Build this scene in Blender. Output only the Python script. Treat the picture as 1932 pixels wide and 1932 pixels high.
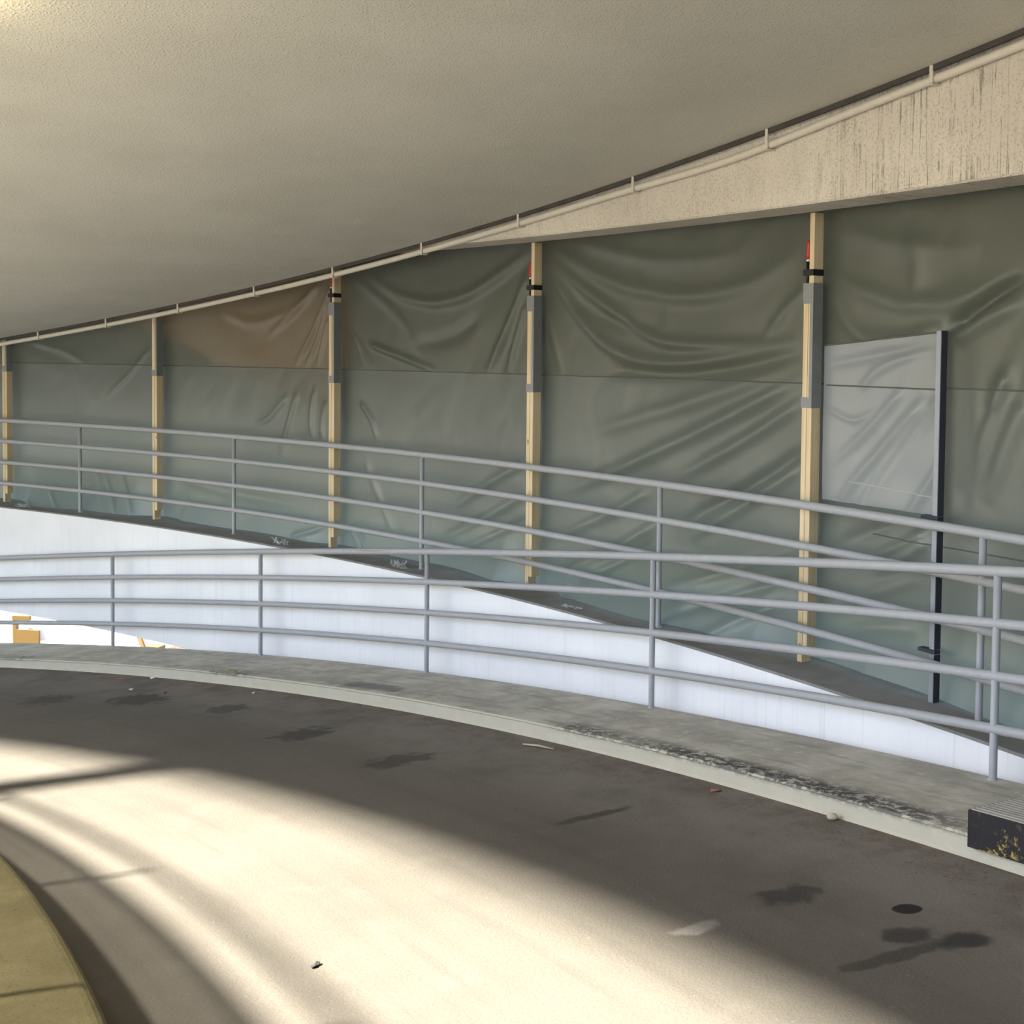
import bpy, bmesh, math, random
import numpy as np
from mathutils import Matrix, Vector

# ------------------------------------------------------------------ helpers of the place
S = 1.1                       # metres per layout unit
CX, CY = -18.4015, -6.3058    # axis of the spiral ramp (layout units, camera at the origin)
KL, ZL = -2.8014, -0.5073     # ramp: height of the outer kerb top = ZL + KL * phi
ZU = -1.9220                  # level deck: height of its kerb top
HK = 0.095                    # kerb height above the road
HC = 3.5595                   # ceiling above the outer kerb top
R_IN, R_OUT = 19.612, 22.932  # road between the two kerbs
R_EDGE = 23.742               # outer edge of the ramp slab
R_LOW, R_UP = 23.681, 24.052  # railings
R_FACE = 23.850               # white face of the deck
HB = 2.780                    # deck opening height
def zr(ph): return ZL + KL * ph
def W(R, ph, z): return Vector((S * (CX + R * math.cos(ph)), S * (CY + R * math.sin(ph)), S * z))

scene = bpy.context.scene
for o in list(bpy.data.objects): bpy.data.objects.remove(o)
col = scene.collection

# ------------------------------------------------------------------ camera
cam_d = bpy.data.cameras.new('camera'); cam = bpy.data.objects.new('camera', cam_d); col.objects.link(cam)
PITCH, ROLL, FPX, SX, SY = 0.04162, -0.01199, 2357.33, 160.85, -206.54
fw = Vector((0, math.cos(PITCH), -math.sin(PITCH))); up = Vector((0, math.sin(PITCH), math.cos(PITCH))); rt = Vector((1, 0, 0))
r2 = rt * math.cos(ROLL) - up * math.sin(ROLL); u2 = rt * math.sin(ROLL) + up * math.cos(ROLL)
cam.matrix_world = Matrix(((r2.x, u2.x, -fw.x, 0), (r2.y, u2.y, -fw.y, 0), (r2.z, u2.z, -fw.z, 0), (0, 0, 0, 1)))
cam_d.sensor_width = 36.0; cam_d.lens = FPX / 1932 * 36.0
cam_d.shift_x = -SX / 1932; cam_d.shift_y = SY / 1932
cam_d.clip_start = 0.05; cam_d.clip_end = 500
scene.camera = cam

# ------------------------------------------------------------------ light
SUN_AZ, SUN_EL = 0.25, math.radians(45)     # light travels along +azimuth, from the well of the spiral
world = bpy.data.worlds.new('sky'); scene.world = world; world.use_nodes = True
nt = world.node_tree; nt.nodes.clear()
sky = nt.nodes.new('ShaderNodeTexSky'); sky.sky_type = 'NISHITA'; sky.sun_disc = False
sky.sun_elevation = SUN_EL; sky.sun_rotation = math.radians(90) - (SUN_AZ + math.pi)
sky.air_density = 1.0; sky.dust_density = 1.5; sky.ozone_density = 1.0
bg = nt.nodes.new('ShaderNodeBackground'); bg.inputs['Strength'].default_value = 0.82
wo = nt.nodes.new('ShaderNodeOutputWorld')
nt.links.new(sky.outputs[0], bg.inputs[0]); nt.links.new(bg.outputs[0], wo.inputs[0])
sun_d = bpy.data.lights.new('sun', 'SUN'); sun_d.energy = 46.0; sun_d.angle = math.radians(4.6); sun_d.color = (1.0, 0.93, 0.82)
sun = bpy.data.objects.new('sun', sun_d); col.objects.link(sun)
sd = Vector((math.cos(SUN_AZ) * math.cos(SUN_EL), math.sin(SUN_AZ) * math.cos(SUN_EL), -math.sin(SUN_EL)))
sun.rotation_euler = sd.to_track_quat('-Z', 'Y').to_euler(); sun.location = (-40, -12, 40)
vs = scene.view_settings
vs.view_transform = 'Standard'; vs.look = 'None'; vs.gamma = 1.0; vs.use_curve_mapping = False; vs.exposure = 0.0

# ------------------------------------------------------------------ object helpers
def tag(o, label=None, cat=None, group=None, kind=None):
    if label: o['label'] = label
    if cat: o['category'] = cat
    if group: o['group'] = group
    if kind: o['kind'] = kind
    return o
def empty(name, loc=(0, 0, 0), rz=0.0):
    o = bpy.data.objects.new(name, None); col.objects.link(o); o.empty_display_size = 0.1
    o.location = loc; o.rotation_euler = (0, 0, rz); return o
def link_mesh(name, verts, faces, mat, parent=None, uvs=None, smooth=False):
    me = bpy.data.meshes.new(name); me.from_pydata([tuple(v) for v in verts], [], faces)
    if uvs is not None:
        uv = me.uv_layers.new(name='UVMap')
        idx = np.empty(len(me.loops), dtype=np.int32); me.loops.foreach_get('vertex_index', idx)
        uv.data.foreach_set('uv', np.asarray(uvs, dtype=np.float32)[idx].ravel())
    if smooth: me.polygons.foreach_set('use_smooth', np.ones(len(me.polygons), dtype=bool))
    me.update()
    o = bpy.data.objects.new(name, me); col.objects.link(o)
    if mat: me.materials.append(mat)
    if parent: o.parent = parent
    return o
def sweep(name, profile, ph0, ph1, n, mat, zfun, parent=None, closed=True, smooth=False, caps=True):
    """sweep a cross-section [(R, dz)] round the axis; UV = (metres along at R 22, metres round the section)"""
    m = len(profile); V = []; UV = []
    cum = [0.0]
    for i in range(1, m): cum.append(cum[-1] + math.hypot(profile[i][0] - profile[i-1][0], profile[i][1] - profile[i-1][1]))
    for j in range(n + 1):
        ph = ph0 + (ph1 - ph0) * j / n; z0 = zfun(ph)
        for i, (R, dz) in enumerate(profile):
            V.append(W(R, ph, z0 + dz)); UV.append((ph * 22 * S, cum[i] * S))
    F = []
    for j in range(n):
        for i in range(m if closed else m - 1):
            a, b = j * m + i, j * m + (i + 1) % m
            F.append((a, b, b + m, a + m))
    if closed and caps:
        F.append(tuple(range(m - 1, -1, -1))); F.append(tuple(n * m + i for i in range(m)))
    o = link_mesh(name, V, F, mat, parent, UV, smooth)
    bm = bmesh.new(); bm.from_mesh(o.data); bmesh.ops.recalc_face_normals(bm, faces=bm.faces); bm.to_mesh(o.data); bm.free()
    return o
def box_mesh(bm, x0, x1, y0, y1, z0, z1):
    v = [bm.verts.new(p) for p in ((x0,y0,z0),(x1,y0,z0),(x1,y1,z0),(x0,y1,z0),(x0,y0,z1),(x1,y0,z1),(x1,y1,z1),(x0,y1,z1))]
    for f in ((0,3,2,1),(4,5,6,7),(0,1,5,4),(1,2,6,5),(2,3,7,6),(3,0,4,7)): bm.faces.new([v[i] for i in f])
def bm_obj(name, bm, mat, parent=None, bevel=0.0, smooth=False):
    if bevel: bmesh.ops.bevel(bm, geom=bm.edges[:], offset=bevel, segments=2, affect='EDGES', profile=0.6)
    bmesh.ops.recalc_face_normals(bm, faces=bm.faces)
    me = bpy.data.meshes.new(name); bm.to_mesh(me); bm.free()
    if smooth: me.polygons.foreach_set('use_smooth', np.ones(len(me.polygons), dtype=bool))
    me.materials.append(mat); o = bpy.data.objects.new(name, me); col.objects.link(o)
    if parent: o.parent = parent
    return o
def box(name, dims, mat, parent=None, bevel=0.004):
    bm = bmesh.new(); box_mesh(bm, *dims); return bm_obj(name, bm, mat, parent, bevel)
def tube_pts(pts, r, sides=12, cap=True):
    V = []; F = []; n = len(pts); up0 = Vector((0, 0, 1))
    for k, p in enumerate(pts):
        t = (pts[min(k + 1, n - 1)] - pts[max(k - 1, 0)]).normalized()
        ref = up0 if abs(t.z) < 0.9 else Vector((1, 0, 0))
        a = t.cross(ref).normalized(); b = a.cross(t).normalized()
        rr = r[k] if isinstance(r, (list, tuple)) else r
        for i in range(sides):
            th = 2 * math.pi * i / sides; V.append(p + a * (rr * math.cos(th)) + b * (rr * math.sin(th)))
    for k in range(n - 1):
        for i in range(sides):
            a, b = k * sides + i, k * sides + (i + 1) % sides; F.append((a, b, b + sides, a + sides))
    if cap: F.append(tuple(range(sides - 1, -1, -1))); F.append(tuple((n - 1) * sides + i for i in range(sides)))
    return V, F
def tube(name, pts, r, mat, parent=None, sides=12):
    V, F = tube_pts(pts, r, sides); return link_mesh(name, V, F, mat, parent, None, True)

# ------------------------------------------------------------------ materials
class NT:
    def __init__(s, name):
        s.m = bpy.data.materials.new(name); s.m.use_nodes = True; s.t = s.m.node_tree; s.t.nodes.clear()
        s.out = s.n('ShaderNodeOutputMaterial'); s.b = s.n('ShaderNodeBsdfPrincipled'); s.l(s.b.outputs[0], s.out.inputs[0])
    def n(s, k, **kw):
        x = s.t.nodes.new(k)
        for a, v in kw.items(): setattr(x, a, v)
        return x
    def l(s, a, b): s.t.links.new(a, b)
    def uv(s): return s.n('ShaderNodeUVMap').outputs[0]
    def obj(s): return s.n('ShaderNodeTexCoord').outputs['Object']
    def scale(s, v, sc):
        m = s.n('ShaderNodeMapping'); m.inputs['Scale'].default_value = sc; s.l(v, m.inputs[0]); return m.outputs[0]
    def noise(s, v, sc, det=4, rough=0.55, dist=0.0):
        x = s.n('ShaderNodeTexNoise'); x.inputs['Scale'].default_value = sc; x.inputs['Detail'].default_value = det
        x.inputs['Roughness'].default_value = rough; x.inputs['Distortion'].default_value = dist; s.l(v, x.inputs['Vector']); return x.outputs['Fac']
    def ramp(s, f, a, b, c0=0.0, c1=1.0):
        x = s.n('ShaderNodeMapRange', interpolation_type='SMOOTHSTEP'); x.inputs[1].default_value = a; x.inputs[2].default_value = b
        x.inputs[3].default_value = c0; x.inputs[4].default_value = c1; s.l(f, x.inputs[0]); return x.outputs[0]
    def math(s, op, a, b=None):
        x = s.n('ShaderNodeMath', operation=op)
        for i, v in enumerate((a, b)):
            if v is None: continue
            if isinstance(v, (int, float)): x.inputs[i].default_value = v
            else: s.l(v, x.inputs[i])
        return x.outputs[0]
    def mix(s, f, a, b):
        x = s.n('ShaderNodeMix', data_type='RGBA')
        if isinstance(f, (int, float)): x.inputs[0].default_value = f
        else: s.l(f, x.inputs[0])
        for i, v in ((6, a), (7, b)):
            if isinstance(v, tuple): x.inputs[i].default_value = (*v, 1)
            else: s.l(v, x.inputs[i])
        return x.outputs[2]
    def sep(s, v):
        x = s.n('ShaderNodeSeparateXYZ'); s.l(v, x.inputs[0]); return x.outputs
    def band(s, f, a0, a1, b1, b0):        # rises a0..a1, falls b1..b0
        return s.math('MULTIPLY', s.ramp(f, a0, a1), s.ramp(f, b1, b0, 1.0, 0.0))
    def color(s, c):
        if isinstance(c, tuple): s.b.inputs['Base Color'].default_value = (*c, 1)
        else: s.l(c, s.b.inputs['Base Color'])
    def rough(s, v, spec=0.4):
        s.b.inputs['Roughness'].default_value = v; s.b.inputs['Specular IOR Level'].default_value = spec
    def bump(s, h, strength=0.3, dist=0.01):
        x = s.n('ShaderNodeBump'); x.inputs['Strength'].default_value = strength; x.inputs['Distance'].default_value = dist
        s.l(h, x.inputs['Height']); s.l(x.outputs[0], s.b.inputs['Normal'])
    def spot(s, uvv, c, rad, dist=0.3, soft=0.35, sc=9):
        """irregular stain centred at c (uv metres) with radii rad"""
        nz = s.n('ShaderNodeTexNoise'); nz.inputs['Scale'].default_value = sc; s.l(uvv, nz.inputs['Vector'])
        m = s.n('ShaderNodeVectorMath', operation='SUBTRACT'); s.l(uvv, m.inputs[0]); m.inputs[1].default_value = (c[0], c[1], 0)
        d = s.n('ShaderNodeVectorMath', operation='DIVIDE'); s.l(m.outputs[0], d.inputs[0]); d.inputs[1].default_value = (rad[0], rad[1], 1)
        L = s.n('ShaderNodeVectorMath', operation='LENGTH'); s.l(d.outputs[0], L.inputs[0])
        e = s.math('ADD', L.outputs['Value'], s.math('MULTIPLY', s.math('SUBTRACT', nz.outputs['Fac'], 0.5), dist * 4))
        return s.ramp(e, 1.0 - soft, 1.0 + soft, 1.0, 0.0)

def m_plain(name, c, rough=0.6, metal=0.0, var=0.12, sc=14, bump=0.0):
    t = NT(name); v = t.obj(); f = t.noise(v, sc, 5)
    t.color(t.mix(f, tuple(max(x * (1 - var), 0) for x in c), tuple(min(x * (1 + var), 1) for x in c)))
    t.rough(rough); t.b.inputs['Metallic'].default_value = metal
    if bump: t.bump(t.noise(v, sc * 12, 3), bump, 0.004)
    return t.m

def m_road():
    t = NT('road_concrete'); uv = t.uv(); ob = t.obj()
    big = t.noise(uv, 0.55, 5, 0.6); mid = t.noise(uv, 3.0, 6, 0.65); fine = t.noise(ob, 120, 3, 0.7)
    trk = t.noise(t.scale(uv, (0.25, 5.0, 1)), 1.6, 4)
    c = t.mix(t.ramp(big, 0.3, 0.7), (0.084, 0.076, 0.062), (0.101, 0.092, 0.076))
    c = t.mix(t.math('MULTIPLY', t.ramp(mid, 0.5, 0.75), 0.35), c, (0.125, 0.115, 0.098))
    c = t.mix(t.math('MULTIPLY', t.ramp(trk, 0.45, 0.8), 0.45), c, (0.058, 0.052, 0.043))
    c = t.mix(t.math('MULTIPLY', t.ramp(fine, 0.56, 0.72), 0.6), c, (0.040, 0.036, 0.031))
    v = t.sep(uv)[1]                                     # v = metres from the inner kerb
    wv = (R_OUT - R_IN) * S
    dirt = t.math('MULTIPLY', t.ramp(v, wv - 0.55, wv - 0.05), t.ramp(t.noise(uv, 6, 6, 0.7), 0.42, 0.62))
    near = t.math('MULTIPLY', t.ramp(v, wv - 1.3, wv - 0.25), t.ramp(t.noise(uv, 1.7, 5, 0.6), 0.22, 0.6))
    c = t.mix(t.math('MULTIPLY', near, 0.85), c, (0.190, 0.174, 0.149))
    c = t.mix(t.math('MULTIPLY', dirt, 0.8), c, (0.120, 0.092, 0.074))
    grit = t.math('MULTIPLY', t.ramp(t.noise(ob, 38, 5, 0.75), 0.60, 0.66), t.ramp(v, wv - 0.8, wv - 0.1, 0.10, 0.85))
    c = t.mix(grit, c, (0.030, 0.026, 0.023))
    chip = t.math('MULTIPLY', t.ramp(t.noise(ob, 52, 2, 0.5), 0.70, 0.74), t.ramp(v, wv - 0.9, wv - 0.1, 0.25, 0.9))
    c = t.mix(chip, c, (0.26, 0.235, 0.20))
    def sp(ph, R, a, b, colr, k, dist=0.3, soft=0.3, sc=9):
        nonlocal c
        m = t.spot(uv, (ph * 22 * S, (R - R_IN) * S), (a, b), dist, soft, sc)
        c = t.mix(t.math('MULTIPLY', m, min(k * 1.45, .95)), c, colr)
    dk = (0.031, 0.029, 0.026)
    sp(.5032, 22.315, .055, .060, (0.009, 0.0085, 0.009), 0.95, 0.12, 0.1)
    sp(.5205, 22.055, .10, .14, dk, .55, .5); sp(.4942, 22.138, .075, .10, dk, .6, .3); sp(.4880, 22.246, .075, .12, dk, .65, .3)
    sp(.4888, 21.974, .05, .26, dk, .5, .4); sp(.5872, 22.111, .05, .26, dk, .55, .35); sp(.8567, 22.200, .35, .22, dk, .5, .5)
    sp(.7337, 22.083, .20, .20, dk, .5, .55); sp(.6741, 22.042, .16, .24, dk, .45, .55); sp(.90, 21.9, .3, .2, dk, .45, .5)
    sp(.8, 22.3, .2, .16, dk, .4, .55); sp(.5165, 21.6, .05, .1, (0.22, .205, .18), .5, .4)
    t.color(c); t.rough(0.82, 0.25)
    t.bump(t.math('ADD', t.math('MULTIPLY', mid, 0.5), t.noise(ob, 60, 5, 0.7)), 0.5, 0.008)
    return t.m

def m_kerb():
    t = NT('kerb_concrete'); uv = t.uv(); ob = t.obj(); s = t.sep(uv); u, v = s[0], s[1]
    n1 = t.noise(uv, 2.2, 6, 0.65); n2 = t.noise(uv, 9, 6, 0.7); st = t.noise(t.scale(uv, (0.6, 4, 1)), 3.0, 5)
    c = t.mix(t.ramp(n1, 0.35, 0.7), (0.34, 0.325, 0.275), (0.53, 0.51, 0.435))
    c = t.mix(t.math('MULTIPLY', t.ramp(n2, 0.52, 0.68), 0.6), c, (0.62, 0.595, 0.51))
    c = t.mix(t.math('MULTIPLY', t.ramp(st, 0.50, 0.68), 0.75), c, (0.28, 0.27, 0.24))
    he = 0.118 * S
    face = t.ramp(v, he - 0.004, he + 0.006, 1.0, 0.0)
    c = t.mix(t.math('MULTIPLY', face, 0.85), c, t.mix(n2, (0.43, 0.405, 0.32), (0.53, 0.505, 0.405)))
    pres = t.math('MAXIMUM', t.math('MULTIPLY', t.ramp(t.noise(t.scale(uv, (1, 0, 0)), 0.55, 3), 0.5, 0.62), 0.8),
                  t.band(u, .50 * 22 * S, .54 * 22 * S, .60 * 22 * S, .66 * 22 * S))
    bandv = t.band(v, he - 0.07, he + 0.005, he + 0.07, he + 0.20)
    scf = t.math('MULTIPLY', t.math('MULTIPLY', bandv, pres), t.ramp(t.noise(t.scale(uv, (1.0, 1.6, 1)), 13, 8, 0.75), 0.43, 0.52))
    c = t.mix(t.math('MULTIPLY', scf, 0.9), c, (0.035, 0.035, 0.038))
    sm = t.math('MULTIPLY', t.spot(uv, (.765 * 22 * S, he + .15), (.55, .10), .5, .5, 5), .75)
    c = t.mix(sm, c, (0.12, 0.12, 0.125))
    c = t.mix(t.spot(uv, (.852 * 22 * S, he + .05), (.16, .03), .6, .2, 12), c, (0.36, 0.29, 0.07))
    t.color(c); t.rough(0.85, 0.25); t.bump(t.math('ADD', t.noise(ob, 45, 5, 0.7), n2), 0.35, 0.006)
    return t.m

def m_inner_kerb():
    t = NT('yellowed_kerb_concrete'); uv = t.uv(); ob = t.obj()
    n1 = t.noise(ob, 2.5, 6, 0.65); n2 = t.noise(ob, 14, 6, 0.7)
    c = t.mix(t.ramp(n1, 0.35, 0.68), (0.088, 0.075, 0.034), (0.128, 0.110, 0.054))
    c = t.mix(t.math('MULTIPLY', t.ramp(n2, 0.56, 0.72), 0.55), c, (0.058, 0.049, 0.026))
    c = t.mix(t.math('MULTIPLY', t.ramp(t.noise(ob, 70, 3, .6), 0.66, 0.72), 0.85), c, (0.02, 0.018, 0.013))
    t.color(c); t.rough(0.9, 0.2); t.bump(t.math('ADD', n2, t.noise(ob, 60, 4, 0.7)), 0.45, 0.008)
    return t.m

def m_white():
    t = NT('white_painted_concrete'); uv = t.uv(); ob = t.obj(); v = t.sep(uv)[1]
    st = t.noise(t.scale(uv, (9, 0.5, 1)), 2.0, 5, 0.6); sf = t.noise(t.scale(uv, (60, 1.2, 1)), 1.0, 3, 0.6); bl = t.noise(uv, 0.8, 5)
    c = t.mix(t.ramp(bl, 0.3, 0.7), (0.74, 0.74, 0.755), (0.82, 0.82, 0.83))
    c = t.mix(t.math('MULTIPLY', t.ramp(st, 0.5, 0.8), 0.35), c, (0.60, 0.59, 0.58))
    c = t.mix(t.math('MULTIPLY', t.ramp(sf, 0.62, 0.8), 0.35), c, (0.50, 0.48, 0.46))
    drip = t.math('MULTIPLY', t.ramp(t.noise(t.scale(uv, (26, 0.22, 1)), 1.0, 2, 0.5), 0.60, 0.70), t.band(t.sep(uv)[0], .5*22*S, .54*22*S, .63*22*S, .68*22*S))
    c = t.mix(t.math('MULTIPLY', drip, 0.3), c, (0.30, 0.29, 0.29))
    t.color(c); t.rough(0.75, 0.3); t.bump(t.math('ADD', t.noise(ob, 30, 5, .65), sf), 0.18, 0.005)
    return t.m

def m_stucco(name, c0, c1, drips=False, bump=0.6):
    t = NT(name); uv = t.uv(); ob = t.obj()
    n1 = t.noise(ob, 1.1, 5); n3 = t.noise(ob, 55, 4, 0.65)
    c = t.mix(t.ramp(n1, 0.3, 0.7), c0, c1)
    vo = t.n('ShaderNodeTexVoronoi'); vo.inputs['Scale'].default_value = 55; t.l(ob, vo.inputs['Vector'])
    h = t.math('ADD', t.ramp(vo.outputs['Distance'], 0.0, 0.45, 1.0, 0.0), n3)
    if drips:
        pit = t.math('MULTIPLY', t.ramp(t.noise(ob, 75, 3, 0.6), 0.62, 0.70), t.ramp(t.noise(ob, 5, 3), 0.4, 0.6))
        c = t.mix(t.math('MULTIPLY', pit, 0.75), c, (0.09, 0.08, 0.07))
        u = t.sep(uv)[0]
        dn = t.noise(t.scale(uv, (15, 0.35, 1)), 1.0, 3, 0.55, 0.25)
        dr = t.math('MULTIPLY', t.ramp(t.math('ABSOLUTE', t.math('SUBTRACT', dn, 0.5)), 0.0, 0.028, 1.0, 0.0),
                    t.math('MULTIPLY', t.band(u, .50*22*S, .53*22*S, .575*22*S, .615*22*S), t.ramp(t.noise(ob, 9, 3), 0.35, 0.6)))
        c = t.mix(t.math('MULTIPLY', dr, 0.7), c, (0.13, 0.115, 0.10))
        c = t.mix(t.math('MULTIPLY', t.ramp(t.noise(t.scale(uv, (6, 1, 1)), 2.5, 5), 0.5, 0.75), 0.3), c, (0.30, 0.27, 0.23))
    t.color(c); t.rough(0.9, 0.2); t.bump(h, bump, 0.008)
    return t.m

def m_wood():
    t = NT('pine_timber'); ob = t.obj()
    oi = t.n('ShaderNodeObjectInfo').outputs['Random']
    a = t.n('ShaderNodeVectorMath', operation='ADD'); t.l(ob, a.inputs[0])
    cx = t.n('ShaderNodeCombineXYZ'); t.l(t.math('MULTIPLY', oi, 20), cx.inputs[0]); t.l(cx.outputs[0], a.inputs[1])
    g = t.noise(t.scale(a.outputs[0], (60, 60, 1.5)), 1.0, 4, 0.6, 0.4); b = t.noise(a.outputs[0], 1.2, 3)
    c = t.mix(t.ramp(g, 0.3, 0.75), (0.68, 0.55, 0.36), (0.54, 0.40, 0.22))
    c = t.mix(t.math('MULTIPLY', t.ramp(b, 0.45, 0.7), 0.4), c, (0.72, 0.62, 0.45))
    kn = t.ramp(t.noise(t.scale(a.outputs[0], (9, 9, 5)), 1.0, 2), 0.70, 0.76)
    c = t.mix(t.math('MULTIPLY', kn, 0.8), c, (0.25, 0.13, 0.05))
    t.color(c); t.rough(0.7, 0.3); t.bump(g, 0.15, 0.003); return t.m

def m_film(name, c, alpha, rough=0.34, trans=None):
    t = NT(name); uv = t.uv(); ob = t.obj()
    n1 = t.noise(uv, 0.7, 4); wv = t.noise(t.scale(uv, (70, 3, 1)), 1.0, 3)
    cc = t.mix(t.ramp(n1, 0.3, 0.7), tuple(x * .92 for x in c), tuple(min(x * 1.08, 1) for x in c))
    cc = t.mix(t.math('MULTIPLY', t.ramp(wv, 0.5, 0.8), 0.05), cc, (0.5, 0.5, 0.48))
    t.color(cc); t.rough(rough, 0.6)
    t.b.inputs['Alpha'].default_value = alpha
    t.bump(t.math('ADD', t.noise(ob, 7, 4, 0.6), t.math('MULTIPLY', t.noise(ob, 40, 3), 0.3)), 0.12, 0.02)
    if trans:
        tr = t.n('ShaderNodeBsdfTranslucent'); tr.inputs[0].default_value = (*trans[1], 1)
        mx = t.n('ShaderNodeMixShader'); mx.inputs[0].default_value = trans[0]
        t.l(t.b.outputs[0], mx.inputs[1]); t.l(tr.outputs[0], mx.inputs[2]); t.l(mx.outputs[0], t.out.inputs[0])
    return t.m

def m_block():
    t = NT('chipped_black_yellow_paint'); ob = t.obj()
    n = t.noise(t.scale(ob, (1, 1, 1.6)), 6, 8, 0.7, 0.4); n2 = t.noise(ob, 30, 4, 0.6)
    c = t.mix(t.ramp(n, 0.55, 0.60), (0.020, 0.018, 0.020), (0.40, 0.29, 0.08))
    c = t.mix(t.math('MULTIPLY', t.ramp(n2, 0.58, 0.66), 0.5), c, (0.10, 0.075, 0.06))
    t.color(c); t.rough(0.75, 0.3); t.bump(n, 0.5, 0.01); return t.m

M = {}
M['road'] = m_road(); M['kerb'] = m_kerb(); M['ikerb'] = m_inner_kerb(); M['white'] = m_white()
M['ceiling'] = m_stucco('ceiling_stucco', (0.53, 0.505, 0.43), (0.58, 0.555, 0.475), False, 0.38)
M['beam'] = m_stucco('beam_stucco', (0.56, 0.50, 0.415), (0.66, 0.60, 0.50), True, 0.7)
M['deckkerb'] = m_plain('deck_kerb_cement', (0.25, 0.24, 0.225), 0.9, 0, 0.3, 6, 0.4)
M['rail'] = m_plain('grey_rail_paint', (0.335, 0.34, 0.355), 0.5, 0, 0.10, 22, 0.1)
M['pipe'] = m_plain('cream_conduit_paint', (0.60, 0.545, 0.45), 0.6, 0, 0.1, 12)
M['wood'] = m_wood()
M['steel'] = m_plain('galvanised_steel', (0.215, 0.22, 0.22), 0.5, 0.2, 0.15, 25)
M['shadesteel'] = m_plain('shaded_dark_steel', (0.035, 0.035, 0.05), 0.5, 0.0, 0.2, 25)  # shade of the grey jamb's side put into the colour; gussets share it
M['greysteel'] = m_plain('light_grey_steel', (0.27, 0.29, 0.32), 0.5, 0.1, 0.12, 25)
M['black'] = m_plain('black_clamp_steel', (0.012, 0.012, 0.014), 0.45, 0.2, 0.2, 25)
M['red'] = m_plain('red_plastic_grip', (0.42, 0.02, 0.018), 0.4, 0, 0.1, 20)
M['chrome'] = m_plain('bright_ferrule', (0.75, 0.74, 0.72), 0.3, 0.4, 0.05, 20)
M['sheet'] = m_film('green_grey_film', (0.150, 0.156, 0.120), 0.76, 0.36, (0.28, (0.48, 0.58, 0.55)))
M['sheetlow'] = m_film('pale_green_film', (0.128, 0.138, 0.115), 1.0, 0.38, (0.30, (0.48, 0.60, 0.59)))
M['panel'] = m_film('milky_film', (0.33, 0.35, 0.365), 0.60, 0.30)
M['infill'] = m_film('milky_infill_film', (0.70, 0.70, 0.68), 0.62, 0.5)
M['seam'] = m_plain('dark_seam_tape', (0.085, 0.088, 0.08), 0.6)
M['gapshade'] = m_plain('gap_shade_brown', (0.06, 0.052, 0.044), 0.9, 0, 0.5, 9)  # dark brown that paints the shaded gap at the ceiling edge
M['scrap'] = m_film('clear_film', (0.60, 0.62, 0.60), 0.55, 0.22)
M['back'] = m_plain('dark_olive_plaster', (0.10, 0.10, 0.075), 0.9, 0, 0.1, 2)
M['orange'] = m_plain('orange_board_paint', (0.80, 0.36, 0.14), 0.8, 0, 0.08, 3)
M['block'] = m_block()
M['rib'] = m_plain('grey_ribbed_rubber', (0.30, 0.285, 0.25), 0.9, 0, 0.25, 18, 0.3)
M['yellow'] = m_plain('yellow_board_paint', (0.085, 0.046, 0.002), 0.6, 0, 0.08, 6)
M['tan'] = m_plain('tan_timber', (0.13, 0.083, 0.028), 0.7, 0, 0.1, 8)
M['brown'] = m_plain('brown_board', (0.05, 0.026, 0.006), 0.7, 0, 0.1, 8)
M['yardwall'] = m_plain('white_yard_render', (0.82, 0.81, 0.82), 0.85, 0, 0.05, 2)
M['ground'] = m_plain('yard_asphalt', (0.13, 0.13, 0.125), 0.9, 0, 0.12, 1)
M['paper'] = m_plain('white_paper', (0.75, 0.73, 0.68), 0.8); M['leaf'] = m_plain('dry_leaf', (0.30, 0.13, 0.08), 0.8)
M['twig'] = m_plain('pale_twig', (0.45, 0.38, 0.28), 0.8); M['stone'] = m_plain('pale_stone', (0.50, 0.42, 0.30), 0.85, 0, .2, 30, .4)
M['darkbit'] = m_plain('dark_chip', (0.03, 0.03, 0.03), 0.8)

# ------------------------------------------------------------------ the setting
def st(o, label): tag(o, label, None, None, 'structure'); return o
PH0, PH1, NP = -0.75, 2.1, 230
RI0 = 18.50                                # inner edge of the ramp slab
bot = -HK - 0.32
o = sweep('floor', [(R_IN, -HK), (R_OUT, -HK), (R_EDGE, -HK - .004), (R_EDGE, bot), (RI0, bot), (RI0, -HK - .004)], PH0, PH1, NP, M['road'], zr)
st(o, 'worn grey concrete roadway of the curving ramp')
# outer kerb: face, small lip on the arris, flat top
kp = [(R_OUT - .012, -HK), (R_OUT, -HK + .012), (R_OUT + .004, -.020), (R_OUT + .012, -.016), (R_OUT + .004, -.010), (R_OUT + .012, -.001), (R_OUT + .035, .002),
      (R_OUT + .30, .003), (R_EDGE - .02, 0.0), (R_EDGE, -.012), (R_EDGE, -HK)]
o = sweep('kerb_outer', kp, PH0, PH1, NP, M['kerb'], zr); st(o, 'broad scuffed concrete kerb under the lower grey railing')
TI = 0.154
ip = [(R_IN, -HK), (R_IN, TI - .05)] + [(R_IN - .05 + .05 * math.cos(a), TI - .05 + .05 * math.sin(a)) for a in np.linspace(0.3, math.pi / 2, 5)] + [(RI0 + .02, TI), (RI0, TI - .02), (RI0, -HK)]
o = sweep('kerb_inner', ip, PH0, PH1, NP, M['ikerb'], zr, smooth=False); st(o, 'yellowed rounded kerb in the lower left corner')
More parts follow.
